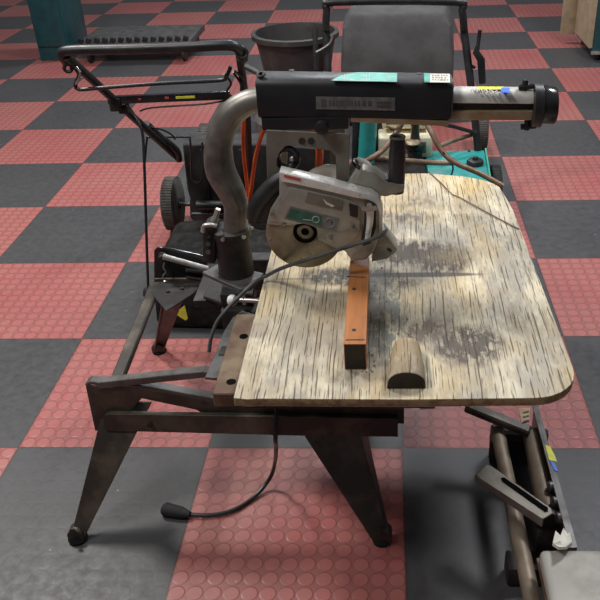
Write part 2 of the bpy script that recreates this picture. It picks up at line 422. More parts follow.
# table top with rounded front corners
def arc(cx, cy_, r, a0, a1, n=8): return [(cx+r*cos(radians(a0+(a1-a0)*i/n)), cy_+r*sin(radians(a0+(a1-a0)*i/n))) for i in range(n+1)]
x0, x1, y0, y1 = .688, 1.303, -.424, .600
outl = [(x0+.002, y0+.001), (x0-.002, y1)] + [(x0+.1, y1+.004)] + [(1.08, y1)] + arc(1.200, y1-.105, .10, 90, 0)[0:] + arc(x1-.085, y0+.088, .085, 0, -90)
outl = [(x0+.002, y0+.004), (x0+.001, y0+.30), (x0-.002, y1), (1.08, y1), (1.18, .574), (1.225, .550), (1.256, .523), (1.273, .493), (1.288, .35)] + arc(x1-.085, y0+.088, .085, 0, -90) + [(1.0, y0-.001), (.82, y0+.001), (.735, y0+.002), (.715, y0)]
m = MB()
b_ = [m.bm.verts.new((x, y, .482)) for x, y in outl]; t_ = [m.bm.verts.new((x, y, .500)) for x, y in outl]
m.mi = 0; m._f(t_); m.mi = 1; m._f(b_[::-1])
for i in range(len(outl)): m._f([b_[i], b_[(i+1) % len(outl)], t_[(i+1) % len(outl)], t_[i]])
table = m.build('table_top', ['ply', 'plyedge'], saw, bevel=.0018, seg=2, angle=50)
table['label'] = 'weathered cracked plywood table top'
# rusty rails under the table
def railx(x, w, ya, yb, za, zb, name='table_rail', mt='rust'):
    return MB().box((x, (ya+yb)/2, (za+zb)/2), (w, yb-ya, zb-za)).build(name, mt, saw, bevel=.002, seg=1)
r1 = railx(.665, .044, -.385, -.115, .450, .4815)
r1['label'] = 'rusty rail with bolt holes'
for yy in (-.35, -.20):
    MB().lathe((.672, yy, .4817), (0, 0, 1), [(0, .009), (.0006, .009)], 18).build('bolt_hole', 'void', r1)
railx(1.15, .04, -.36, .52, .452, .4815); railx(.80, .04, -.30, .52, .452, .4815)
def raily(y, w, xa, xb, za, zb, mt='rust', name='cross_beam'):
    return MB().box(((xa+xb)/2, y, (za+zb)/2), (xb-xa, w, zb-za)).build(name, mt, saw, bevel=.002, seg=1)
raily(-.385, .022, .70, 1.03, .455, .4815, 'castiron')
raily(-.20, .04, .62, 1.16, .368, .4515, 'castiron'); raily(.20, .04, .56, 1.16, .370, .4515, 'castiron')
q = at(425, 412, .46); MB().box((1.035, -.375, .462), (.03, .03, .03)).build('rail_end', 'rust', saw, bevel=.003, seg=1)
# grey curved bed bar
m = MB(); path = [at(248, 312, .46), at(240, 318, .46), at(231, 333, .455), at(224, 352, .45), at(213, 378, .44)]
rings = []
for i, p in enumerate(path):
    d = (path[min(i+1, 4)]-path[max(i-1, 0)]).normalized(); s_ = d.cross(V(0, 0, 1)).normalized()
    rings.append([p-s_*.017, p+s_*.017, p+s_*.017-V(0, 0, .006), p-s_*.017-V(0, 0, .006)])
m.loft(rings).build('bed_bar', 'bedgrey', saw, bevel=.001, seg=1)
# column base
YC = .05
m = MB()
c0 = atY(233, 270, YC); c1 = atY(235, 229, YC)
cxm = (c0.x+c1.x)/2
zb_, ztp = c0.z, c1.z
m.lathe((cxm, YC, zb_-.01), (0, 0, 1), [(.004, .040), (.006, .041), (.012, .040), (ztp-zb_-.012, .0385), (ztp-zb_-.004, .043), (ztp-zb_+.012, .043), (ztp-zb_+.014, .036)], 36)
cb = m.build('column_base', 'castiron', saw)
for a in range(6):
    an = radians(60*a+15)
    MB().lathe((cxm+.043*cos(an), YC+.043*sin(an), ztp-.004), V(cos(an), sin(an), 0), [(0, .005), (.004, .005), (.005, .003)], 6).build('bolt', 'steel', cb)
m = MB()
pl = [at(202, 273, .475), at(219, 264, .475), at(264, 274, .475), at(250, 288, .475), at(238, 288, .475)]
zt_ = zb_-.005
pl = [at(x, y, zt_) for x, y in ((202, 272), (219, 263), (264, 273), (251, 287), (240, 289))]
m.prism([V(p.x, p.y, zt_-.010) for p in pl], (0, 0, .010)); m.build('base_plate', 'greybar', saw, bevel=.0015, seg=1)
m = MB()
for (a, b) in (((.535, -.0, .43), (.66, -.055, .43)),):
    pass
pl2 = [at(203, 296, .415), at(208, 286, .415), at(262, 298, .415), at(254, 314, .415)]
m.prism([V(p.x, p.y, .407) for p in pl2], (0, 0, .008)); m.build('base_plate', 'castiron', saw, bevel=.0015, seg=1)
MB().box((.615, .055, .427), (.075, .06, .035)).box((.615, .04, .385), (.075, .06, .05)).build('column_foot', 'castiron', saw, bevel=.004)
# clamp with bolt at the left of the column
m = MB(); m.prism([atY(203, 228, .03), atY(202, 262, .03), atY(215, 264, .03), atY(216, 228, .03), atY(210, 224, .03)], (0, .05, 0)); cl = m.build('clamp_block', 'castiron', saw, bevel=.003)
m = MB(); m.tube([atY(203, 232, .02), atY(204, 226, .02), atY(211, 225, .02), atY(217, 226, .02)], .005, 10, 3); m.tube([atY(212, 226, .05), atY(216, 216, .05), atY(218, 209, .05)], [.008, .006, .006], 10); m.build('clamp_bolt', 'steel', cl)
m = MB()
for py in (236, 244, 252): m.cyl(atY(208, py, .031), atY(208, py, .023), .006, seg=6)
m.build('clamp_nut', 'stand', cl)
# white knob with threaded rod
kb = at(231, 299, .457)
MB().lathe(kb+V(-.006, -.004, 0), V(.95, -.2, 0), [(0, .003), (.001, .009), (.005, .0125), (.010, .0135), (.016, .0125), (.020, .008), (.022, .004)], 24).build('knob', 'white', saw)['label'] = 'dirty white round knob'
MB().cyl(kb+V(.012, -.002, 0), kb+V(.072, -.010, 0), .0055, seg=12).cyl(kb+V(.03, -.004, -.012), kb+V(.03, -.004, .018), .004, seg=10).build('threaded_rod', 'steel', saw)
# curved column tube
pix = [(235.5, 232), (236, 218), (236, 205), (230.5, 190), (221.5, 173), (218.5, 157), (219, 143), (223, 128), (232, 113.5), (245, 104), (259, 99.5), (285, 97)]
rad = [.0265, .0265, .027, .030, .0325, .031, .0285, .028, .027, .0255, .0245, .0245]
def ridge(a):
    return 1 - .10*math.exp(-((((a-3.9) % (2*pi)))/.28)**2) - .10*math.exp(-(((3.9-a) % (2*pi))/.28)**2)
MB().tube([atY(x, y, YC-.005) for x, y in pix], rad, 28, 5, prof=ridge).build('column', 'column', saw)
# arm sleeve (black shell)
YA = .045
A0 = atY(259, 93.5, YA); A1 = atY(450, 96, YA)
dA = (A1-A0).normalized()
def sec(hw, hu, hd, ch, cu):
    # (y, z) section, chamfered top
    return [(-hw, -hd+ch), (-hw, hu-cu), (-hw+cu*.35, hu-cu*.35), (-hw+cu, hu), (hw-cu, hu), (hw-cu*.35, hu-cu*.35), (hw, hu-cu), (hw, -hd+ch), (hw-ch, -hd), (-hw+ch, -hd)]
def sweep(a, b, sc, m=None, rings=None):
    m = m or MB()
    m.loft([[a+V(0, y, z) for y, z in sc], [b+V(0, y, z) for y, z in sc]]); return m
S1 = sec(.038, .0385, .0385, .004, .013)
arm = sweep(A0, A1, S1).build('arm', 'shell', saw, bevel=.0025, seg=2, angle=30)
arm['label'] = 'black sleeve of the arm'
def front(px, py): return atY(px, py, YA-.038)            # on the front face of the shell
ztop = lambda x: A0.z + (x-A0.x)*dA.z/dA.x + .0385
def top(px, py):                                          # on the top face of the shell
    p = at(px, py, .91)
    for _ in range(4): p = at(px, py, ztop(p.x))
    return p
# name plate
def card(pts, n, mt, name, parent, t=.0008):
    return MB().prism([p + n*.0003 for p in pts], n*t).build(name, mt, parent)
NF = V(0, -1, 0)
pts = [front(316, 96.5), front(395, 97.5), front(395, 110.5), front(316, 109)]
npl = card(pts, NF, 'plate', 'name_plate', arm, .001)
u = (pts[1]-pts[0]).normalized(); w = (pts[1]-pts[0]).length; h = (pts[0]-pts[3]).length; v = V(0, 0, 1)
m = MB(); label_marks(m, pts[3]+NF*.0012, u, v, w, h, [(.30, .42, .17, .50), (.30, .42, .54, .70), (.22, .18, .78, .95), (.5, .18, .78, .95)], 4)
m.prism([pts[3]+NF*.0016+u*w*.07+v*h*.2, pts[3]+NF*.0016+u*w*.13+v*h*.2, pts[3]+NF*.0016+u*w*.13+v*h*.8, pts[3]+NF*.0016+u*w*.07+v*h*.8], NF*.0004)
m.build('lettering', 'ink', npl)
NZ = V(0, 0, 1)
pts = [top(331, 81), top(342, 75.5), top(358, 72.6), top(397, 73.4), top(397, 82.3), top(365, 81.7)]
stk = card(pts, NZ, 'mint', 'sticker', arm); stk['label'] = 'mint green worn sticker'
m = MB()
for x in (344, 347, 366, 369, 388):
    a, b = top(x, 81.5), top(x+.5, 74.5); m.prism([a+NZ*.0013, a+V(.0012, 0, .0013), b+V(.0012, 0, .0013), b+NZ*.0013], NZ*.0003)
a, b = top(332, 81.3), top(397, 82.6); m.prism([a+NZ*.0013, b+NZ*.0013, b+V(0, .003, .0013), a+V(0, .003, .0013)], NZ*.0003)
m.build('lettering', 'pale_lbl', stk)
pts = [top(424, 74), top(450, 74.4), top(450, 83), top(424, 82.6)]
stk = card(pts, NZ, 'paper', 'sticker', arm); stk['label'] = 'small white paper sticker with green end'
pp = [p+NZ*.0012 for p in (pts[0], top(430, 74.1), top(430, 82.7), pts[3])]; card(pp, NZ, 'mint', 'green_band', stk, .0004)
m = MB(); u = (pts[1]-pts[0]).normalized(); v2 = (pts[0]-pts[3]).normalized(); w = (pts[1]-pts[0]).length; h = (pts[0]-pts[3]).length
label_marks(m, pts[3]+NZ*.0012, u, v2, w, h, [(.2, .12, .3, .9), (.45, .12, .3, .9), (.7, .12, .3, .85)], 9, .0003); m.build('lettering', 'plate', stk)
q = top(419, 72.8); MB().lathe(q+V(0, -.006, 0), NZ, [(0, .006), (.0008, .006)], 14).build('screw_hole', 'groove', arm)
q = top(292, 69.5); MB().lathe(q+V(0, -.006, 0), NZ, [(0, .006), (.0008, .006)], 14).build('screw_hole', 'groove', arm)
# sleeve end collar (grey lip)
sweep(A1-dA*.002, A1+dA*.004, [(y*.93, z*.93) for y, z in S1]).build('end_lip', 'greybar', arm, bevel=.001, seg=1)
# lever at the left of the arm
la, lb = atY(246, 67, YA+.03), atY(261, 74.5, YA-.02)
MB().tube([la, lb], [.0055, .0055], 12).torus(lb, V(0, -.6, 1), .006, .003, 18, 8).build('lock_lever', 'castiron', arm)
# steel arm tube beyond the sleeve
B0 = atY(436, 97.5, YA); B1 = atY(534, 98.5, YA)
S2 = [(-.025, -.003), (-.025, .006), (-.0225, .0125), (-.017, .0175), (-.009, .0205), (.009, .0205), (.017, .0175), (.0225, .0125), (.025, .006), (.025, -.003)]
sweep(B0, B1, S2).build('arm_tube', 'tube_steel', saw, bevel=0, angle=50)
S3 = [(-.016, -.003), (.016, -.003), (.016, -.020), (-.016, -.020)]
sweep(B0, B1, S3).build('track_groove', 'groove', saw)
C0 = atY(352, 102, YA)
S4 = [(-.027, -.0175), (.027, -.0175), (.027, -.036), (-.027, -.036)]
sweep(V(B0.x-.10, B0.y, B0.z), B1-dA*.004, S4).build('track', 'track', saw, bevel=.002)
S5 = [(-.037, -.0390), (.030, -.0390), (.030, -.0500), (-.037, -.0500)]
sweep(V(A0.x+.185, A0.y, A0.z), V(A1.x-.004, A1.y, A1.z), S5).build('track', 'track', saw, bevel=.001)
# paint marks and tape on tube top
ztt = lambda x: B0.z+(x-B0.x)*(B1.z-B0.z)/(B1.x-B0.x)+.021
def ttop(px, py):
    p = at(px, py, .9)
    for _ in range(4): p = at(px, py, ztt(p.x))
    return p
at_ = bpy.data.objects['arm_tube']
def rect(a, b, c, d, f): return [f(a, b), f(c, b), f(c, d), f(a, d)]
card(rect(478, 86.8, 503, 89.8, ttop), NZ, 'yellow', 'yellow_mark', at_, .0004)
card(rect(501, 88, 509, 93, ttop), NZ, 'blue', 'blue_tape', at_, .0007)
m = MB(); pts_ = [(472, 88), (474, 91.5), (476, 88.5), (478, 92), (481, 89.5), (483, 92.5), (486, 90), (488, 93), (491, 90.5), (494, 93), (497, 91)]
m.tube([ttop(x, y)+V(0, 0, .0008) for x, y in pts_], .0011, 6, 3); m.build('handwriting', 'white', at_)
# end collar and cap
E0 = atY(531, 103, YA); E1 = atY(541, 103.5, YA); E2 = atY(555.5, 104.5, YA)
def rr(c, ry, rz, n=28): return [c+V(0, ry*cos(2*pi*k/n), rz*sin(2*pi*k/n)) for k in range(n)]
MB().loft([rr(E0+V(0, 0, -.004), .037, .041), rr(E0+V(.003, 0, -.004), .040, .044), rr(E1+V(0, 0, -.004), .040, .044), rr(E1+V(.002, 0, -.004), .036, .040)]).build('end_collar', 'black', saw)
MB().loft([rr(E1+V(-.004, 0, -.002), .033, .036), rr(E1+V(.004, 0, -.002), .035, .038), rr(E2+V(-.003, 0, -.002), .036, .037), rr(E2+V(0, 0, -.002), .034, .035), rr(E2+V(0, 0, -.002), .026, .027), rr(E2+V(-.012, 0, -.002), .024, .025)]).build('end_cap', 'black_gloss', saw)
for nm, px, py, dz in (('collar_bolt', 525, 84, .0), ('collar_bolt', 527, 124, 0)):
    q = atY(px, py, YA-.01); m = MB(); m.cyl(q+V(-.012, 0, -.006), q+V(.018, 0, -.004), .006, seg=10); m.cyl(q+V(0, 0, -.012), q+V(0, 0, .008), .006, seg=6)
    m.build(nm, 'black', saw)

# carriage and yoke
YY = .00
def Y_(px, py, Y=YY): return atY(px, py, Y)
m = MB()
yk = [(266, 130), (350, 134), (349, 160), (350, 186), (336, 182), (336, 156), (331, 151), (300, 146), (286, 146), (280, 152), (277, 160), (277, 176), (267, 180)]
m.prism([Y_(x, y) for x, y in yk], (0, .006, 0))
yoke = m.build('yoke', 'yoke', saw, bevel=.0012, seg=1)
for px, py in ((302, 141), (311, 141)):
    MB().cyl(Y_(px, py), Y_(px, py)+V(0, -.002, 0), .007, seg=14).build('bolt', 'groove', yoke)
q = Y_(322, 126.5, -.006); MB().lathe(q, V(0, -1, 0), [(0, .014), (.008, .015), (.014, .013), (.016, .006)], 10).build('knob', 'black', saw)
# carriage block between track and yoke
cA = atY(268, 128, YA); cB = atY(348, 130, YA)
cA = V(atY(262, 128, YA-.04).x, 0, atY(305, 130, YA-.04).z); cB = V(atY(348.5, 128, YA-.04).x, 0, A0.z-.0385)
MB().box(((cA.x+cB.x)/2, YA, (cA.z+cB.z)/2), (cB.x-cA.x, .082, cB.z-cA.z-.0005)).build('carriage', 'shell', saw, bevel=.003)
# back arm of the yoke
MB().prism([Y_(x, y+2, YA+.09) for x, y in ((272, 118), (345, 122), (345, 178), (330, 180), (330, 146), (288, 142), (286, 175), (272, 176))], (0, .005, 0)).build('yoke', 'yoke', saw, bevel=.001, seg=1)

# circular saw unit hung in the yoke
YS = -.055         # outer face of the saw guard
def S(px, py, Y=YS): return atY(px, py+5*max(0, min(1, (236-py)/45)), Y)
su = MB()
body = [(279, 168), (300, 172.5), (330, 180.5), (356, 188), (371, 191.5), (379, 197), (382, 207), (381, 222), (379, 238), (374, 252), (366, 260), (352, 262), (345, 252), (330, 247), (318, 241), (314, 230), (306, 225), (297, 226), (285, 225), (266, 224), (270, 207), (279, 191)]
su.prism([S(x, y) for x, y in body], (0, .042, 0))
sb = su.build('saw_head', 'saw', saw, bevel=.006, seg=3, angle=40); sb['label'] = 'silver circular saw body'
# bright top rim
rim = [(279, 167), (330, 179), (356, 186.5), (371, 190), (380, 197), (383, 208), (382, 236), (379, 236), (379, 209), (376, 200), (368, 195.5), (354, 193), (330, 187), (289, 178), (281, 177)]
MB().prism([S(x, y, YS-.006) for x, y in rim], (0, .036, 0)).build('top_rim', 'sawbright', sb, bevel=.003, seg=2)
# raised face panel
pan = [(289, 182), (328, 190), (352, 197), (360, 205), (360, 228), (354, 241), (343, 247), (330, 243), (322, 237), (316, 227), (306, 222), (297, 223), (284, 221), (270, 220), (275, 205), (284, 193)]
MB().prism([S(x, y, YS-.004) for x, y in pan], (0, .006, 0)).build('side_panel', 'saw', sb, bevel=.002, seg=2)
# blade, lower guard, arbor
ctr = S(305, 231, YS+.02)
def disc(c, r, t, n=48): return [(0, r-.0015), (.0015, r), (t-.0015, r), (t, r-.0015)]
MB().lathe(ctr+V(0, .006, 0), V(0, -1, 0), [(0, .075), (.002, .081), (.016, .081), (.020, .076), (.022, .060), (.024, .030)], 56).build('blade_guard', 'guard', sb)
m = MB()
bl = []
for k in range(40):
    a = 2*pi*k/40
    for rr_, da in ((.0805, 0), (.085, .10), (.0805, .118)): bl.append(ctr+V(rr_*cos(a+da), .012, rr_*sin(a+da)))
m.prism(bl, (0, .002, 0)); m.build('blade', 'steel', sb)
MB().prism([S(x, y, YS+.012) for x, y in ((278, 171), (288, 180), (280, 190), (271, 206), (266, 222), (254, 221), (252, 209), (260, 190))], (0, .024, 0)).build('handle_web', 'black', sb, bevel=.004)
q = S(305, 232, YS-.001)
MB().lathe(q+V(0, .008, 0), V(0, -1, 0), [(0, .025), (.008, .025), (.011, .022), (.011, .018), (.004, .017), (.004, .009), (.006, .008), (.006, .004)], 32).build('arbor', 'void', sb)
for px, py in ((272, 211), (270, 240), (331, 238), (353, 225), (284, 226)):
    q = S(px, py, YS-.006); MB().lathe(q, V(0, -1, 0), [(0, .0045), (.002, .004), (.003, .002)], 12).build('screw', 'yoke', sb)
# front loop handle (black, curved)
hp = [(285, 172), (274, 180), (263, 192), (256, 205), (253, 217)]
MB().tube([S(x, y, YS+.022) for x, y in hp], [.017, .019, .019, .018, .014], 16, 4).build('front_handle', 'black', sb)
MB().tube([S(x, y, YS+.022) for x, y in ((253, 216), (258, 222), (268, 224))], [.013, .012, .012], 14, 3).build('handle_foot', 'black', sb)
# labels
NL = V(0, -1, 0)
def ontop(px, py, e=.0045): return S(px, py, YS-e)
lp = [ontop(x, y) for x, y in ((290, 202.5), (339, 216.5), (336.5, 231), (284, 216.5))]
lb1 = card(lp, NL, 'plate', 'label_plate', sb, .0008)
MB().prism([p+NL*.0013 for p in (ontop(291, 204.5), ontop(322, 213), ontop(320.5, 224), ontop(286.5, 215))], NL*.0003).build('green_panel', 'green_lbl', lb1)
q = ontop(316, 217.5, .0060); MB().torus(q, NL, .007, .0013, 22, 6).tube([ontop(303, 217.5, .006), ontop(312, 218.5, .006)], .0012, 6).build('emblem', 'pale_lbl', lb1)
q = ontop(330, 221, .0060); MB().torus(q, NL, .010, .0009, 24, 6).build('emblem', 'pale_lbl', lb1)
MB().prism([ontop(331, 219, .0062), ontop(333, 219.5, .0062), ontop(332.5, 223, .0062), ontop(331, 222.5, .0062)], NL*.0003).build('emblem', 'ink', lb1)
lp = [ontop(x, y) for x, y in ((308, 187), (343, 196), (341, 206.5), (305, 198))]
lb2 = card(lp, NL, 'yoke', 'warning_label', sb, .0005)
uu = (lp[1]-lp[0]).normalized(); vv = (lp[0]-lp[3]).normalized(); w = (lp[1]-lp[0]).length; h = (lp[0]-lp[3]).length
m = MB(); label_marks(m, lp[3]+NL*.0008, uu, vv, w, h, [(.62, .2, .2, .55), (.42, .11, .05, .8), (.25, .11, .05, .85), (.08, .11, .05, .8)], 3, -.0003); m.build('lettering', 'ink', lb2)
MB().prism([ontop(x, y, .0055) for x, y in ((323, 194), (327, 198), (335, 202), (332, 203.5), (326, 200))], NL*.0006).build('torn_paper', 'paper', lb2)
MB().prism([ontop(x, y) for x, y in ((349, 199), (358, 202), (358, 215.5), (350, 213))], NL*.001).build('window', 'black_gloss', sb)
MB().prism([S(x, y, YS-.0068) for x, y in ((284, 169.5), (301, 173.5), (300, 176), (284, 172))], NL*.0006).build('red_emblem', 'red', sb)
# slot with wing nut and depth lever
MB().prism([S(x, y, YS-.0062) for x, y in ((365, 200), (372, 199), (376, 204), (376, 226), (371, 243), (363, 246), (361, 240), (364, 222))], NL*.001).build('slot', 'groove', sb)
MB().tube([S(370, 206, YS-.012), S(370, 220, YS-.012), S(367, 240, YS-.012)], [.008, .007, .005], 12, 3).build('depth_lever', 'sawbright', sb)
q = S(369.5, 202, YS-.008)
MB().cyl(q, q+V(0, -.014, 0), .007, seg=14).box(q+V(-.008, -.014, 0), (.014, .003, .009), (0, .5, 0)).box(q+V(.008, -.014, 0), (.014, .003, .009), (0, -.3, 0)).build('wing_nut', 'steel', sb)
# dust chute / shoe at lower right
m = MB(); ch = [(372, 238), (384, 232), (398, 250), (388, 259), (372, 262)]
m.prism([S(x, y, YS+.01) for x, y in ch], (0, .05, 0)); m.build('dust_chute', 'saw', sb, bevel=.003)
q = S(390, 250, YS+.009); MB().box(q+V(-.001, 0, 0), (.010, .003, .005), (0, .7, 0)).build('chute_opening', 'groove', bpy.data.objects['dust_chute'])
# motor behind
mc = atY(327, 205, .03)
MB().lathe(V(mc.x, YS+.05, mc.z), V(0, 1, 0), [(0, .062), (.02, .066), (.10, .066), (.125, .058), (.14, .035), (.145, .01)], 40).build('motor', 'yoke', sb)
m = MB(); a, b = atY(352, 186, .03), atY(364, 162, .03)
m.tube([a, a.lerp(b, .45), a.lerp(b, .75), b], [.036, .033, .024, .018], 24); m.build('motor_neck', 'saw', sb)
MB().torus(a.lerp(b, .86), (b-a), .020, .0045, 24, 8).build('neck_ring', 'black', sb)
# handle bracket and vertical black grip
m = MB(); m.prism([atY(x, y, -.022) for x, y in ((350, 190), (362, 170), (376, 173), (388, 183), (405, 186), (404, 192), (386, 197), (366, 194))], (0, .04, 0)); m.build('grip_bracket', 'saw', sb, bevel=.004)
gp = [(396.5, 192), (396.5, 178), (397, 160), (397.5, 146), (397.5, 138)]
g = MB().tube([atY(x, y, 0.0) for x, y in gp], [.0155, .0175, .0175, .016, .0145], 20, 4)
g.prism([atY(x, y, -.016) for x, y in ((383, 186), (384, 179), (392, 180), (392, 192), (384, 190))], (0, .03, 0))
gr = g.build('grip', 'black', sb, angle=50)
q = atY(397.5, 136.5, 0.0)
MB().torus(q+V(0, 0, -.001), V(0, 0, 1), .0135, .003, 24, 8).build('grip_rim', 'greybar', gr)
# cutout contents: bearing, chip and motor end seen through the yoke
q = atY(287, 158, .012); MB().torus(q, V(0, -1, 0), .021, .007, 28, 10).build('pivot_ring', 'black_gloss', yoke)
MB().cyl(q+V(.01, 0, 0), q+V(.01, -.01, 0), .004, seg=10).build('pivot_pin', 'steel', yoke)
# saw cord (grey) from saw across the table to the bed
cpix = [(386, 231, .56, 0), (372, 238, .55, 0), (345, 247, .54, 0), (318, 257, .53, 0), (295, 265, .52, 0), (270, 273, .51, 0)]
cpts = [atY(386, 230, YS+.03), S(383, 234, YS-.012), S(372, 239, YS-.03), S(350, 246, YS-.035)] + [atY(322, 255, -.10), atY(300, 262, -.095), atY(281, 268.5, -.06)] + [at(x, y, z) for x, y, z in ((268, 275, .520), (258, 280, .512), (247, 289, .505), (239, 297, .49), (228, 308, .475), (217, 322, .45), (211, 338, .42), (209, 352, .39))]
MB().tube(cpts, .0042, 10, 5).build('power_cord', 'greycord', saw)
# hanging cord below down to the floor with plug
dp = [(.735, -.165, .40), (at(275.5, 432, .31)), (at(276, 446, .22)), (at(275, 462, .10)), (at(270, 478, .03)), at(255, 496, .007), at(235, 509, .007), at(212, 515, .007), at(186, 514, .009)]
pc = MB().tube(dp, .0048, 10, 5).build('power_cord', 'black', saw)
a, b = at(190, 514.5, .012), at(163, 509, .012)
MB().tube([a, a.lerp(b, .3), a.lerp(b, .9), b], [.007, .014, .017, .012], 14).build('plug', 'black_matt', pc)

# elevation bracket at back-left of column
m = MB(); YB = .235
m.prism([atY(x, y, YB) for x, y in ((154, 292), (154, 251), (157, 247.5), (163, 247), (207, 257), (207, 292))], (0, .006, 0))
eb = m.build('rear_bracket', 'black_gloss', saw, bevel=.0015, seg=1)
MB().tube([atY(163, 256.5, YB-.02), atY(185, 262.5, YB-.02), atY(208, 269, YB-.02)], .0075, 14).build('crank_rod', 'steel', eb)
MB().lathe(atY(163, 256.5, YB-.004), V(0, -1, 0), [(0, .013), (.004, .013), (.006, .009), (.018, .009), (.019, .004)], 22).build('crank_pivot', 'castiron', eb)
MB().tube([atY(186, 270, YB-.012), atY(210, 273, YB-.012)], .006, 10).tube([atY(186, 277, YB-.012), atY(210, 281, YB-.012)], .004, 10).build('crank_rod', 'castiron', eb)
m = MB(); m.tube([atY(x, y, YB-.018) for x, y in ((164, 263), (163.5, 268), (166, 272), (163, 276), (165, 280))], .0018, 6, 4)
m.torus(atY(166, 284, YB-.018), V(.3, -1, .2), .0075, .002, 20, 6); m.build('hook_chain', 'steel', eb)
# connect bracket to the column foot
MB().box((.53, .16, .392), (.06, .18, .02)).build('bracket_arm', 'castiron', saw, bevel=.002)

# ------------------------------------------------------------------ loose things on the table
MT['fence_wood'] = wood_mat('orange_timber', (0, 0), (), tones=((.50, .17, .045), (.44, .15, .045), (.58, .23, .07)))
def simple_wood(name, c, c2):
    m, nt, p, tc = base(name)
    a = nd(nt, 'ShaderNodeMapping'); nt.links.new(tc, a.inputs['Vector']); a.inputs['Scale'].default_value = (70, 5, 40)
    g = noise(nt, a.outputs[0], 1, 5, .6); b = noise(nt, tc, 16, 4, .6)
    col = mixc(nt, ramp(nt, g, .35, .7), c, c2); col = mixc(nt, ramp(nt, b, .55, .75, 0, .5), col, (.16, .07, .03))
    nt.links.new(col, p.inputs['Base Color']); p.inputs['Roughness'].default_value = .5
    nt.links.new(bump(nt, g, .25, .001), p.inputs['Normal']); return m
MT['orangewood'] = simple_wood('orange_varnished_timber', (.45, .175, .055), (.31, .11, .035))
MT['dark_end'] = mat('dark_end_grain', (.022, .016, .012), (.05, .035, .025), .85, bmp=.6)  # near-black brown for the end faces of strip and block
z_ = .558
pa, pb = at(343.5, 344, z_), at(366, 344, z_)
yb = at(356, 257, z_).y; xl, xr, yf = pa.x, pb.x, (pa.y+pb.y)/2
m = MB(); xs = at(346, 257, z_).x - xl
R0 = [(xl, yf, .5005), (xr, yf, .5005), (xr, yf, z_), (xl, yf, z_)]; R1 = [(xl+.000, yb, .5005), (xr, yb, .5005), (xr, yb, z_), (xl, yb, z_)]
m.loft([R0, R1], close=False); m.mi = 1
m._f([m.bm.verts.new(p) for p in R0]); m._f([m.bm.verts.new(p) for p in R1])
wb = m.build('wooden_fence_block', ['orangewood', 'dark_end'], bevel=.0015, seg=2)
tag(wb, 'long orange timber strip with black end on the plywood below the circular saw', 'wood')
for (px, py) in ((354, 330), (354, 289)):
    q = at(px, py, z_+.0002); MB().lathe(q, NZ, [(0, .004), (.0008, .004)], 12).build('nail_hole', 'groove', wb)
q = at(355, 340, z_); MB().box((q.x, q.y, z_+.0003), (.034, .002, .0012)).build('saw_cut', 'groove', wb)
q = at(356, 277, z_); MB().box((q.x, q.y, z_+.0003), (.042, .0018, .0012), (0, 0, -.12)).build('saw_cut', 'groove', wb)
# half round block
m = MB(); rings = []
yA, yB2 = at(405, 389, .5005).y, at(410, 337, .535).y
xa, xb = at(386.5, 386, .5005).x, at(426, 387, .5005).x
for t, sc, hz in ((0, 1, .037), (.35, .97, .038), (.8, .82, .037), (1, .74, .034)):
    y = yA+(yB2-yA)*t; cxx = (xa+xb)/2 + .003*t; hw = (xb-xa)/2*sc
    ring = [V(cxx+hw*cos(pi*k/14)*(1 if True else 0), y, .5008+hz*(sin(pi*k/14)**.62 if 0 < k < 14 else 0)) for k in range(15)]
    rings.append(ring)
R = [[m.bm.verts.new(p) for p in r] for r in rings]
for a, b in zip(R, R[1:]):
    for i in range(15): m._f([a[i], a[(i+1) % 15], b[(i+1) % 15], b[i]])
m.mi = 1; m._f(R[0][::-1]); m.mi = 0; m._f(R[-1])
MT['blockwood'] = wood_mat('weathered_block_wood', (0, 0), (), tones=((.34, .25, .135), (.24, .20, .15), (.38, .32, .22)))
hb = m.build('wooden_push_block', ['blockwood', 'dark_end'], bevel=.0015, seg=1, angle=50)
tag(hb, 'short rounded weathered wooden block with dark D-shaped end near the table edge', 'wood')
# wire lying on the far part of the table
wp = [(429, 172, .5025), (440, 182, .503), (452, 194, .5035), (458, 196.5, .503), (470, 203, .503), (490, 214, .5032), (508, 223.5, .503), (519, 229, .5025)]
w_ = MB().tube([at(x, y, z) for x, y, z in wp], .0016, 8, 4).build('thin_wire', 'rust')
tag(w_, 'thin brown wire lying diagonally across the far right of the plywood', 'wire')
# sawdust crumbs beside the orange strip
import random
rnd = random.Random(5); m = MB()
for k in range(60):
    px = rnd.choice([rnd.uniform(366, 376), rnd.uniform(366, 410)]); py = rnd.uniform(264, 372)
    if px > 383 and py > 335: continue
    q = at(px, py, .5012); s_ = rnd.uniform(.0008, .0024)
    m.box(q+V(0, 0, s_*.2), (s_*1.6, s_, s_), (rnd.random(), rnd.random(), rnd.random()))
tag(m.build('wood_chips', 'plyedge'), 'scattered wood chips and sawdust on the plywood beside the orange strip', 'sawdust', kind='stuff')

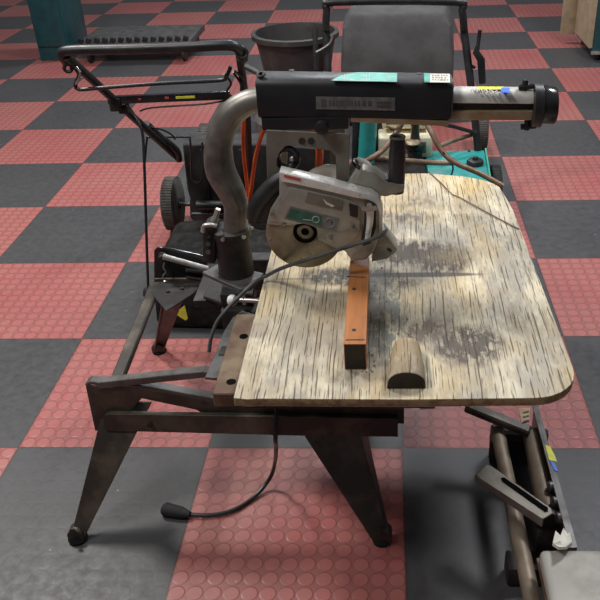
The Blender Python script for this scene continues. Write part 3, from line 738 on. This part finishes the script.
# ------------------------------------------------------------------ lawn mower (behind left)
mw = thing('lawn_mower', (.45, 1.5, 0), 'black push lawn mower with long handle behind the curved column', 'lawn mower')
def wheel(cx_, cy_, r, w, parent, name='wheel', hubm='black', treadm='tread', lugs=60):
    o = V(cx_-w/2, cy_, r)
    m = MB().lathe(o, V(1, 0, 0), [(0, r*.62), (0, r*.86), (w*.12, r*.96), (w*.5, r*.975), (w*.88, r*.96), (w, r*.86), (w, r*.62)], 48)
    for k in range(lugs):
        a = 2*pi*k/lugs; m.box(V(cx_, cy_+cos(a)*r*.975, r+sin(a)*r*.975), (w*.86, r*.055, r*.035), (a-pi/2, 0, 0))
    wh = m.build(name, treadm, parent)
    MB().lathe(o, V(1, 0, 0), [(w*.15, r*.62), (w*.1, r*.45), (w*.02, r*.25), (-w*.1, r*.18), (w*1.1, r*.18), (w*.98, r*.25), (w*.9, r*.45), (w*.85, r*.62)], 32).build('hub', hubm, wh)
    return wh
wheel(.122, 1.285, .106, .050, mw); wheel(.125, 1.95, .100, .050, mw)
wheel(.745, 1.29, .100, .045, mw); wheel(.745, 1.95, .100, .045, mw)
m = MB()
rings = []
for z, gx, gy in ((.055, .0, .0), (.12, -.005, -.005), (.19, -.03, -.03), (.22, -.07, -.07)):
    xa_, xb_, ya_, yb_ = .185-gx, .705+gx, 1.20-gy, 1.99+gy; r_ = .09+gx*.4
    ring = []
    for (cx_, cy_, a0) in ((xb_-r_, yb_-r_, 0), (xa_+r_, yb_-r_, 90), (xa_+r_, ya_+r_, 180), (xb_-r_, ya_+r_, 270)):
        for k in range(6):
            a = radians(a0+90*k/5); ring.append((cx_+r_*cos(a), cy_+r_*sin(a), z))
    rings.append(ring)
m.loft(rings).build('deck', 'black', mw, bevel=.004)
for yy in (1.29, 1.95): MB().tube([(.134, yy, .1), (.745, yy, .1)], .009, 12).build('axle', 'greybar', mw)
# rear discharge housing
YM = 1.15
hs = [(182, 144), (262, 144), (333, 149), (333, 214), (202, 216), (192, 208), (187, 190)]
m = MB(); m.prism([atY(x, y, YM) for x, y in hs], (0, .12, 0)); ho = m.build('rear_housing', 'black_matt', mw, bevel=.012, seg=3)
m = MB(); m.prism([atY(x, y, YM-.012) for x, y in ((199, 150), (205, 150), (211, 208), (206, 210))], (0, .014, 0))
m.prism([atY(x, y, YM-.012) for x, y in ((238, 150), (243, 150), (243, 195), (238, 195))], (0, .014, 0)); m.build('rib', 'black', ho, bevel=.002)
MB().cyl(atY(197, 205, YM-.03), atY(227, 205, YM-.03), .017, seg=20).build('roller', 'black', mw)
MB().cyl(atY(192, 214, YM-.02), atY(300, 216, YM-.02), .008, seg=12).build('flap_rod', 'black', mw)
# engine
ec = V(.57, 1.58, 0)
MB().lathe(ec+V(0, 0, .22), NZ, [(0, .13), (.05, .13), (.06, .145), (.13, .145), (.16, .12), (.175, .07), (.18, .03)], 40).build('engine', 'greybar', mw)
MB().lathe(ec+V(0, 0, .40), NZ, [(0, .06), (.015, .06), (.02, .05)], 28).build('recoil_cover', 'black', mw)
# handle side tubes
TLt, TLb = atY(66, 56, .60), atY(178, 158, 1.16)
TLt2 = TLt
sd = MB().tube([TLt, TLt.lerp(TLb, .55), TLb], [.0125, .0125, .013], 14).build('handle_tube', 'black', mw)
MB().tube([atY(146, 124, .98), atY(160, 137, 1.05), atY(176, 150, 1.12), atY(179, 160, 1.15)], [.013, .0135, .0135, .012], 12, 3).build('handle_bracket', 'black', sd)
TRt, TRb = atY(240, 57, .60), atY(251, 196, 1.12)
mid = atY(247, 112, .86)
sd2 = MB().tube([TRt, mid, TRb], .0115, 14).build('handle_tube', 'black', mw)
MB().lathe(mid+V(0, -.012, 0), V(0, -1, 0), [(0, .012), (.008, .013), (.016, .009), (.018, .003)], 16).build('knob', 'black_gloss', sd2)
hb_ = MB().tube([atY(66, 62, .62), atY(62, 54.5, .60), atY(70, 50.5, .595), atY(120, 49.2, .59), atY(180, 47.3, .59), atY(226, 45.2, .59), atY(238, 49, .60), atY(244, 60, .62)], [.012, .0135, .0140, .0140, .0140, .0140, .0135, .012], 14, 4).build('handle_bar', 'black', mw)
MB().torus(atY(68, 68, .62), V(.3, -1, .2), .010, .005, 20, 8).build('cable_guide', 'black', sd)
MB().torus(atY(242, 53, .60), V(.3, -1, .2), .013, .005, 20, 8).build('cable_guide', 'black', sd2)
# bail bar
MB().tube([atY(73, 66, .63), atY(79, 74, .64), atY(77, 80, .65), atY(75.5, 86, .66), atY(80, 89.5, .66), atY(100, 88, .66), atY(160, 83.5, .66), atY(218, 80.5, .66), atY(226, 77, .65), atY(231, 66, .64)], .0055, 10, 4).build('bail_bar', 'black', mw)
MB().tube([atY(76, 67, .62), atY(80, 72, .61), atY(79, 78, .62), atY(76, 84, .63)], .003, 8, 3).build('spring_clip', 'steel', mw)
# lower cross brace with label
ca, cb_ = atY(108, 100, .80), atY(230, 95, .80)
m = MB(); up = V(0, 0, .0125)
m.loft([[ca-up+V(0, -.008, 0), ca-up+V(0, .008, 0), ca+up+V(0, .008, 0), ca+up+V(0, -.008, 0)], [cb_-up+V(0, -.008, 0), cb_-up+V(0, .008, 0), cb_+up+V(0, .008, 0), cb_+up+V(0, -.008, 0)]])
cbx = m.build('cross_brace', 'black_gloss', mw, bevel=.004)
a, b = atY(176, 98.8, .790), atY(195, 98, .790); MB().prism([a, b, b+V(0, 0, .007), a+V(0, 0, .007)], NF*.001).build('yellow_label', 'yellow', cbx)
a, b = atY(165, 99, .790), atY(169, 99, .790); MB().prism([a, b, b+V(0, 0, .007), a+V(0, 0, .007)], NF*.001).build('red_label', 'red', cbx)
a, b = atY(138.5, 100, .790), atY(141, 100, .790); MB().prism([a, b, b+V(0, 0, .005), a+V(0, 0, .005)], NF*.001).build('red_label', 'red', cbx)
MB().box(atY(116, 104, .80), (.035, .03, .04)).box(atY(124, 108, .82), (.03, .03, .03)).build('clamp', 'black', sd, bevel=.005)
# cables
MB().tube([atY(140, 111, .84), atY(150, 108, .82), atY(175, 106, .80), atY(205, 104, .80), atY(228, 100, .80)], .0028, 8, 4).build('control_cable', 'black', mw)
MB().tube([atY(224, 74, .63), atY(231, 83, .66), atY(227, 92, .70), atY(236, 98, .72), atY(246, 92, .72), atY(240, 82, .68), atY(233, 72, .65)], .0035, 8, 5).build('control_cable', 'black', mw)
MB().tube([atY(234, 70, .63), atY(243, 80, .66), atY(241, 90, .70), atY(249, 97, .72)], .0035, 8, 4).build('control_cable', 'black', mw)
MB().tube([atY(150, 127, .98), atY(163, 130, 1.02), atY(172, 135, 1.05), atY(175, 139, 1.08)], .003, 8, 4).build('control_cable', 'black', mw)
MB().tube([atY(126, 104, .80), atY(133, 113, .79), atY(140, 125, .77), atY(143, 138, .76), atY(144.5, 170, .74), atY(146, 220, .71), atY(147.5, 270, .69), at(148.5, 294, .02)], .0045, 10, 4).build('pull_rod', 'black', mw)
q = at(149, 297, 0); MB().lathe(q, NZ, [(0, .016), (.012, .019), (.028, .016), (.036, .008)], 18).build('rod_foot', 'black', mw)
# wire bag hooks
MB().tube([atY(144, 170, 1.06), atY(145, 160, 1.06), atY(147, 139, 1.06), atY(150, 137.5, 1.06), atY(186, 137, 1.10), atY(190, 139, 1.10), atY(191, 160, 1.10), atY(192, 178, 1.10), atY(197, 183, 1.10), atY(202, 179, 1.10), atY(202.5, 160, 1.10), atY(202, 142, 1.10)], .0038, 8, 3).build('bag_hook', 'black', mw)
# rubber rear flap bag lying behind the stand
bg = MB()
rings = []
for z, g in ((.0, .0), (.03, -.006), (.12, .0), (.15, .01), (.172, .035)):
    rings.append([(.235+g, .56+g, z), (.50, .545+g, z), (.66-g, .56+g, z), (.66-g, 1.02-g, z), (.40, 1.04-g, z), (.195+g, 1.02-g, z), (.195+g, .80, z)])
bag = bg.loft(rings).build('grass_bag', 'rubber', bevel=.012, seg=3)
tag(bag, 'black rubbery grass catcher on the floor below the mower, behind the stand leg', 'bag')
a = [atY(x, y, .553) for x, y in ((185, 305), (189, 322), (175, 313))]
MB().prism(a, NF*.004).build('yellow_sticker', 'yellow', bag)

# orange extension cord hung over the right handle tube
m = MB()
oc = [(251, 108, .845), (246, 112, .84), (243.5, 122, .86), (243, 140, .90), (244, 158, .96), (246.5, 180, 1.00), (249, 200, 1.02), (251, 190, .99), (255, 160, .94), (260, 140, .90), (264.5, 127, .87), (262, 116, .85), (256, 109, .845), (251, 108, .845)]
oc_ = m.tube([atY(x, y, Y-.02) for x, y, Y in oc], .0066, 12, 5).build('extension_cord', 'orange')
tag(oc_, 'orange extension cord looped over the mower handle beside the curved column', 'cord')
oc2 = MB().tube([atY(x, y, .105) for x, y in ((314, 116), (318, 135), (319.5, 150), (319, 165), (317, 182), (312, 196))], .0085, 12, 4).build('extension_cord', 'orange')
tag(oc2, 'short orange cord hanging from the arm, seen through the yoke plate opening', 'cord')

# ------------------------------------------------------------------ teal mower (behind centre)
tm = thing('lawn_mower', (1.15, 1.6, 0), 'old teal lawn mower with cream engine and rusty pipes beyond the plywood table', 'lawn mower')
D0, D1, D2, D3 = at(430, 150, .18), at(484, 150, .18), at(489, 178, .18), at(425, 178, .18)
m = MB(); m.prism([(D0.x-.02, D2.y-.1, .14), (D2.x, D2.y-.1, .14), (D1.x, D1.y, .14), (D0.x-.02, D1.y, .14)], (0, 0, .04)); m.prism([(D0.x, D2.y-.06, .07), (D2.x-.02, D2.y-.06, .07), (D1.x-.02, D1.y-.02, .07), (D0.x, D1.y-.02, .07)], (0, 0, .07))
m.build('deck', 'teal', tm, bevel=.005)
MB().box(((D0.x-.02+.87)/2, (D2.y-.1+D1.y)/2, .115), (D0.x-.02-.87, D1.y-D2.y+.1, .09)).build('engine_mount', 'castiron', tm, bevel=.006)
q = at(475, 164, .182); MB().lathe(q, NZ, [(0, .034), (.012, .034), (.018, .030), (.020, .012), (.030, .010), (.030, .004)], 24).build('filler_cap', 'black', tm)
q = at(469, 151, .181); MB().lathe(q, NZ, [(0, .006), (.004, .006)], 10).build('bolt', 'black', tm)
q = at(492, 150, .181)
flat(D1+V(.006, 0, .0), at(490, 178, .181), .006, .02, 'deck_rim', 'mint', tm)
wheel(1.400, 1.45, .088, .040, tm, treadm='black_matt'); wheel(1.415, 2.1, .098, .045, tm); wheel(.835, 1.45, .088, .040, tm, treadm='black_matt'); wheel(.835, 2.1, .098, .045, tm)
MB().box((.985, 1.85, .13), (.22, .5, .07)).build('deck_rear', 'teal_dark', tm, bevel=.01)
# cream engine
YE = 1.55
def E_(px, py, Y=YE): return atY(px, py, Y)
def rbox(a, b, y0_, dy, name, mt, parent, bv=.012):
    return MB().box(((a.x+b.x)/2, y0_+dy/2, (a.z+b.z)/2), (abs(b.x-a.x), dy, abs(b.z-a.z))).build(name, mt, parent, bevel=bv, seg=3)
tank = rbox(E_(378, 138), E_(432, 158), YE, .12, 'fuel_tank', 'cream', tm)
rbox(E_(393, 142), E_(426, 153), YE-.004, .01, 'tank_recess', 'yoke', tank, .003)
rbox(E_(382, 117), E_(430, 133), YE+.05, .12, 'air_cleaner', 'cream', tm)
rbox(E_(386, 121), E_(406, 128), YE+.046, .01, 'label', 'brownpipe', tm, .002)
MB().lathe(E_(415, 158, YE-.02)+V(0, .02, .0), NZ, [(0, .03), (.03, .03), (.04, .04), (.055, .042), (.06, .02), (.13, .016), (.14, .022), (.17, .02)], 24).build('carburettor', 'black', tm)
MB().lathe(E_(413, 144, YE-.035), NZ, [(0, .026), (.006, .030), (.012, .026)], 24).build('carburettor_bowl', 'track', tm)
MB().cyl(E_(366, 163), E_(369, 118), .035, seg=24).build('engine_shroud', 'teal', tm)
MB().cyl(E_(356, 160, YE+.04), E_(357, 120, YE+.04), .018, seg=18).build('engine_post', 'black', tm)
MB().box((.99, 1.78, .24), (.22, .24, .16)).build('engine_block', 'castiron', tm, bevel=.01)
# rusty pipes
pz = 1.42
pipes = [[(503, 186, 1.22), (480, 173.5, 1.25), (455, 162.5, 1.28), (441, 150, 1.32), (430, 130, 1.36), (424, 118, 1.40)],
         [(404, 118, 1.40), (398, 130, 1.38), (385, 148, 1.34), (372, 158, 1.30), (355, 166, 1.28), (335, 174, 1.26)],
         [(370, 157.5, 1.36), (400, 160, 1.36), (430, 162.5, 1.36), (452, 163, 1.34)]]
for pp in pipes:
    MB().tube([atY(x, y, Y) for x, y, Y in pp], .0105, 14, 4).build('pipe', 'brownpipe', tm)
MB().tube([atY(x, y, 1.36) for x, y in ((392, 123), (398, 117), (404, 122), (396, 129), (386, 126))], .005, 8, 4).build('linkage', 'rust', tm)
MB().tube([atY(x, y, 1.3) for x, y in ((443, 152), (450, 160), (453, 168), (451, 176))], .0035, 8, 4).build('fuel_line', 'black', tm)
# handle uprights and braces
for pp, r in (([(464, 30, 1.74), (469, 70, 1.70), (474, 110, 1.66), (478, 150, 1.62)], .0125), ([(326, 30, 1.74), (328, 70, 1.70), (332, 110, 1.66), (336, 150, 1.62)], .0125)):
    MB().tube([atY(x, y, Y) for x, y, Y in pp], r*1.25, 12, 3).build('handle_tube', 'black', tm)
MB().tube([atY(x, y, 1.72) for x, y in ((464, 30), (462, 10), (455, 2), (335, 2), (327, 10), (326, 30))], .0150, 12, 3).build('handle_bar', 'black', tm)
MB().tube([atY(480, 30, 1.7), atY(478, 45, 1.7), atY(476, 52, 1.7), atY(481, 60, 1.7), atY(482.5, 83, 1.7)], [.008, .008, .014, .016, .014], 12).tube([atY(475, 68, 1.7), atY(466, 62, 1.7)], .006, 8).build('control_lever', 'black', tm)
MB().tube([atY(476, 133, 1.62), atY(455, 127, 1.58), atY(432, 122, 1.5)], .008, 10).build('brace', 'black', tm)
MB().tube([atY(474, 134, 1.63), atY(452, 141, 1.57), atY(438, 147, 1.5)], .009, 10).build('brace', 'brownpipe', tm)
MB().tube([atY(315, 30, 1.9), atY(316, 70, 1.86)], .012, 10).build('handle_tube', 'black', tm)
MB().tube([atY(316, 52, 1.7), atY(322, 49, 1.7), atY(330, 43, 1.7), atY(333, 34, 1.7)], .004, 8, 3).build('cable', 'steel', tm)

# grey grass catcher bag standing beyond
GA, GB = atY(342, 80, 2.45), atY(458, 80, 2.45)
m = MB(); rings = []
for z, g in ((0, .03), (.04, .0), (.30, -.005), (.50, .01), (.56, .05)):
    rings.append([(GA.x+g, 2.45+g, z), (GB.x-.03-g, 2.45+g, z), (GB.x+.0-g, 2.80-g, z), (GA.x+g, 2.80-g, z)])
gb = m.loft(rings).build('fabric_bag', 'fabric', bevel=.025, seg=4)
tag(gb, 'large dark grey fabric bag standing upright behind the end of the black arm', 'bag')
# black tub
m = MB().lathe((.455, 2.98, 0), NZ, [(0, .155), (.01, .165), (.30, .215), (.345, .225), (.35, .245), (.375, .245), (.378, .222), (.34, .212), (.03, .158)], 48)
tb = m.build('plastic_tub', 'bin'); tag(tb, 'round black plastic tub standing behind the left end of the black arm', 'tub')

# cabinets far left / right
cA_, cB__ = at(41, 61, 0), at(72, 60, 0)
m = MB().box(((cA_.x+cB__.x)/2, cA_.y+.2, .55), (cB__.x-cA_.x, .4, 1.1)); cl_ = m.build('cabinet', 'teal_dark', bevel=.004)
tag(cl_, 'dark teal cabinet at the far left beyond the mower handle', 'cabinet')
MB().box(((cA_.x+cB__.x)/2, cA_.y-.006, .55), (cB__.x-cA_.x-.02, .012, .9)).build('door', 'teal_dark', cl_, bevel=.003)
q = at(592, 55, .04); X0, Y0 = q.x, q.y
m = MB().box((X0+.45, Y0+.25, .60), (.90, .5, 1.10)); cr_ = m.build('cabinet', 'teal_dark', bevel=.004)
tag(cr_, 'dark teal cabinet with beige side panel at the top right corner', 'cabinet')
MB().box((X0-.012, Y0+.26, .62), (.02, .50, 1.08)).box((X0-.06, Y0+.5, .56), (.10, .03, 1.0)).build('side_panel', 'cabinet', cr_, bevel=.002)
MB().box((X0+.45, Y0-.008, .055), (.92, .02, .02)).build('plinth_lip', 'steel', cr_, bevel=.002)
for x in (X0+.05, X0+.85):
    for y in (Y0+.05, Y0+.45): MB().lathe((x, y, 0), NZ, [(0, .02), (.01, .022), (.05, .018)], 14).build('foot', 'black', cr_)
# grey cart with ribbed lip
K0, K1 = at(78, 50, .10), at(192, 46, .10)
ct = thing('tool_cart', ((K0.x+K1.x)/2, K0.y+.25, 0), 'low grey steel cart with ribbed edge and casters behind the mower handle', 'cart')
W_ = K1.x-K0.x; cxk = (K0.x+K1.x)/2
MB().box((cxk, K0.y+.25, .125), (W_, .5, .04)).build('deck', 'cart', ct, bevel=.004)
m = MB()
for k in range(14): m.box((K0.x+W_*(k+.5)/14, K0.y+.01, .158), (W_/14*.6, .03, .028), (0, .35, 0))
m.build('ribbed_lip', 'black', ct)
for x, y in ((K0.x+.06, .05), (K1.x-.06, .05), (K0.x+.06, .45), (K1.x-.06, .45)):
    c_ = MB().lathe((x-.0125, K0.y+y, .05), V(1, 0, 0), [(0, .03), (.002, .048), (.023, .048), (.025, .03)], 28).build('caster', 'black', ct)
    MB().box((x, K0.y+y, .092), (.04, .04, .028)).build('fork', 'steel', c_, bevel=.003)

# ------------------------------------------------------------------ folded steel tube frame, lower right
fr = thing('steel_tube_frame', (1.27, -.2, 0), 'folded steel frame of tan tubes and a flat side bar at the lower right', 'frame')
zf = .12
def tb_(pts, r=.024, name='tube', mt='tan_tube', seg=20, sm=0): return MB().tube(pts, r, seg, sm).build(name, mt, fr)
T1a, T1b = at(497, 428, zf), at(532, 600, zf)
T1d = (T1b-T1a).normalized()
tb_([T1a-V(0, 0, .03), T1a+T1d*.02, T1a+T1d*.06, T1b+T1d*.1], .0165, sm=3)
T2a, T2b = at(533, 436, .12), at(550, 522, .12)
tb_([T2a, T2b], .0235)
MB().lathe(T2b, (T2b-T2a), [(-.005, .029), (.006, .029), (.008, .012)], 24).build('tube_cap', 'castiron', fr)
# side plate, thin and upright
SPa, SPb = at(537, 404, .165), at(576, 548, .165)
dd = (SPb-SPa).normalized(); sn = V(dd.y, -dd.x, 0)
m = MB()
m.loft([[SPa-sn*.002, SPa+sn*.007, SPa+sn*.007-V(0, 0, .13), SPa-sn*.002-V(0, 0, .13)], [SPb-sn*.002, SPb+sn*.007, SPb+sn*.007-V(0, 0, .13), SPb-sn*.002-V(0, 0, .13)]])
m.loft([[SPa-sn*.002, SPa+sn*.012, SPa+sn*.012-V(0, 0, .004), SPa-sn*.002-V(0, 0, .004)], [SPb-sn*.002, SPb+sn*.012, SPb+sn*.012-V(0, 0, .004), SPb-sn*.002-V(0, 0, .004)]])
spl = m.build('side_bar', 'greybar', fr, bevel=.001, seg=1)
m = MB()
for t in (.60, .70, .80): q = SPa.lerp(SPb, t)+sn*.012-V(0, 0, .012); m.lathe(q, sn, [(-.003, .012), (.006, .012), (.010, .007)], 14)
m.build('bolt', 'greybar', spl)
def onbar(px, py):
    return at(px, py, .1655)
MB().prism([onbar(x, y) for x, y in ((545, 445), (550, 447), (555, 456), (557, 462), (549, 460))], NZ*.001).build('yellow_sticker', 'yellow', spl)
MB().prism([onbar(x, y) for x, y in ((549.5, 460), (555, 463.5), (558.5, 472.5), (554, 470))], NZ*.001).build('blue_sticker', 'blue', spl)
# cross bars under the table
flat(at(466, 406, .17), at(530, 432, .14), .030, .020, 'cross_bar', 'stand', fr)
flat(at(497, 432, .10), at(548, 436, .10), .03, .03, 'cross_bar', 'castiron', fr)
flat(V(T1a.x-.01, T1a.y+.03, .05), V(SPa.x, SPa.y-.02, .05), .03, .1, 'end_block', 'castiron', fr)
# striped tag
a = [at(x, y, .20) for x, y in ((518, 409), (530, 409), (529, 422), (522, 424))]
sg = MB().prism(a, NZ*.003).build('striped_tag', 'track', fr)
m = MB()
for y in (412, 416.5, 421): 
    pq = [at(x, yy, .2035) for x, yy in ((523, y), (529, y-1.5), (529, y), (523, y+1.5))]; m.prism(pq, NZ*.0008)
m.build('stripe', 'ink', sg)
# slotted bracket
zs = .185
br = [at(x, y, zs) for x, y in ((475, 475), (487, 464.5), (492, 466), (551, 508), (553, 513), (543, 519))]
m = MB(); m.prism([p-V(0, 0, .004) for p in br], (0, 0, .004)); p0, p1 = br[0], br[-1]
m.prism([p0, p1, p1-V(0, 0, .024), p0-V(0, 0, .018)], (.003, .003, 0))
bk = m.build('slotted_bracket', 'yoke', fr, bevel=.001, seg=1)
sl = [at(x, y, zs+.0003) for x, y in ((501, 478), (504, 477.5), (548, 508), (548, 511.5), (545, 512), (502, 481.5))]
MB().prism(sl, NZ*.0008).build('slot', 'void', bk)
# dark end bracket by the tube end
m = MB(); q = at(548, 540, .05); 
m.prism([at(x, y, .03) for x, y in ((528, 520), (553, 512), (566, 556), (534, 560))], (0, 0, .085)); m.build('end_bracket', 'castiron', fr, bevel=.004)
MB().box(at(500, 560, .03)+V(.06, -.02, 0), (.10, .05, .05)).build('end_bracket', 'castiron', fr, bevel=.004)
for p in (T1a, T2a):
    pass
# cream/grey box at the bottom right
zb = .20
b0 = at(541, 549, zb); b1 = at(612, 547, zb)
cx0, cy0 = b0.x, b0.y
gbx = thing('metal_box', (cx0+.17, cy0-.16, 0), 'cream grey metal box with rounded lid at the bottom right corner', 'box')
MB().box((cx0+.175, cy0-.165, .085), (.33, .31, .17)).build('body', 'greybox', gbx, bevel=.02, seg=4)
MB().box((cx0+.17, cy0-.16, .183), (.345, .325, .032)).build('lid', 'greybox', gbx, bevel=.014, seg=4)
m = MB().box((cx0+.17, cy0-.16, .1685), (.350, .330, .004)); m.build('lid_rim', 'brownpipe', gbx, bevel=.0015)
# crumpled white paper on the box edge
m = MB(); pp = [(552, 546), (555, 533), (560, 538), (563, 530), (567, 536), (570, 534), (572, 545), (566, 550), (558, 550)]
m.prism([at(x, y, .202+.01*((i*7) % 3)) for i, (x, y) in enumerate(pp)], (0, 0, .008)); cw = m.build('crumpled_paper', 'paper', bevel=.002)
tag(cw, 'small crumpled white paper scrap at the back edge of the cream box', 'paper')

# ------------------------------------------------------------------ light
w = bpy.data.worlds.new('world'); scn.world = w; w.use_nodes = True
wt = w.node_tree; bg_ = wt.nodes['Background']
tcw = nd(wt, 'ShaderNodeTexCoord').outputs['Generated']; sw = nd(wt, 'ShaderNodeSeparateXYZ'); wt.links.new(tcw, sw.inputs[0])
wt.links.new(mixc(wt, ramp(wt, sw.outputs[2], .05, .75), (.13, .13, .135), (.62, .63, .66)), bg_.inputs[0]); bg_.inputs[1].default_value = .30
def area(name, loc, size, power, tgt, col=(1, .97, .93), sy_=None):
    l = bpy.data.lights.new(name, 'AREA'); l.energy = power; l.color = col; l.size = size
    if sy_: l.shape = 'RECTANGLE'; l.size_y = sy_
    o = bpy.data.objects.new(name, l); COL.objects.link(o); o.location = loc
    o.rotation_euler = (Vector(tgt)-Vector(loc)).to_track_quat('-Z', 'Y').to_euler(); return o
area('ceiling_lamp', (-1.0, 1.2, 3.1), .5, 74, (.1, .6, 0), sy_=.5)
area('ceiling_lamp', (-.7, -.9, 3.1), .5, 38, (.4, .0, 0), sy_=.5)
area('ceiling_lamp', (2.5, 1.4, 3.2), .6, 70, (1.4, 1.0, 0), (.96, .97, 1), sy_=.6)
area('ceiling_lamp', (.6, 4.6, 3.2), 1.2, 75, (.8, 3.4, 0), (.93, .96, 1), sy_=.4)
scn.view_settings.view_transform = 'Standard'; scn.view_settings.look = 'None'
scn.view_settings.exposure = 0.10; scn.view_settings.gamma = 1.0; scn.view_settings.use_curve_mapping = False
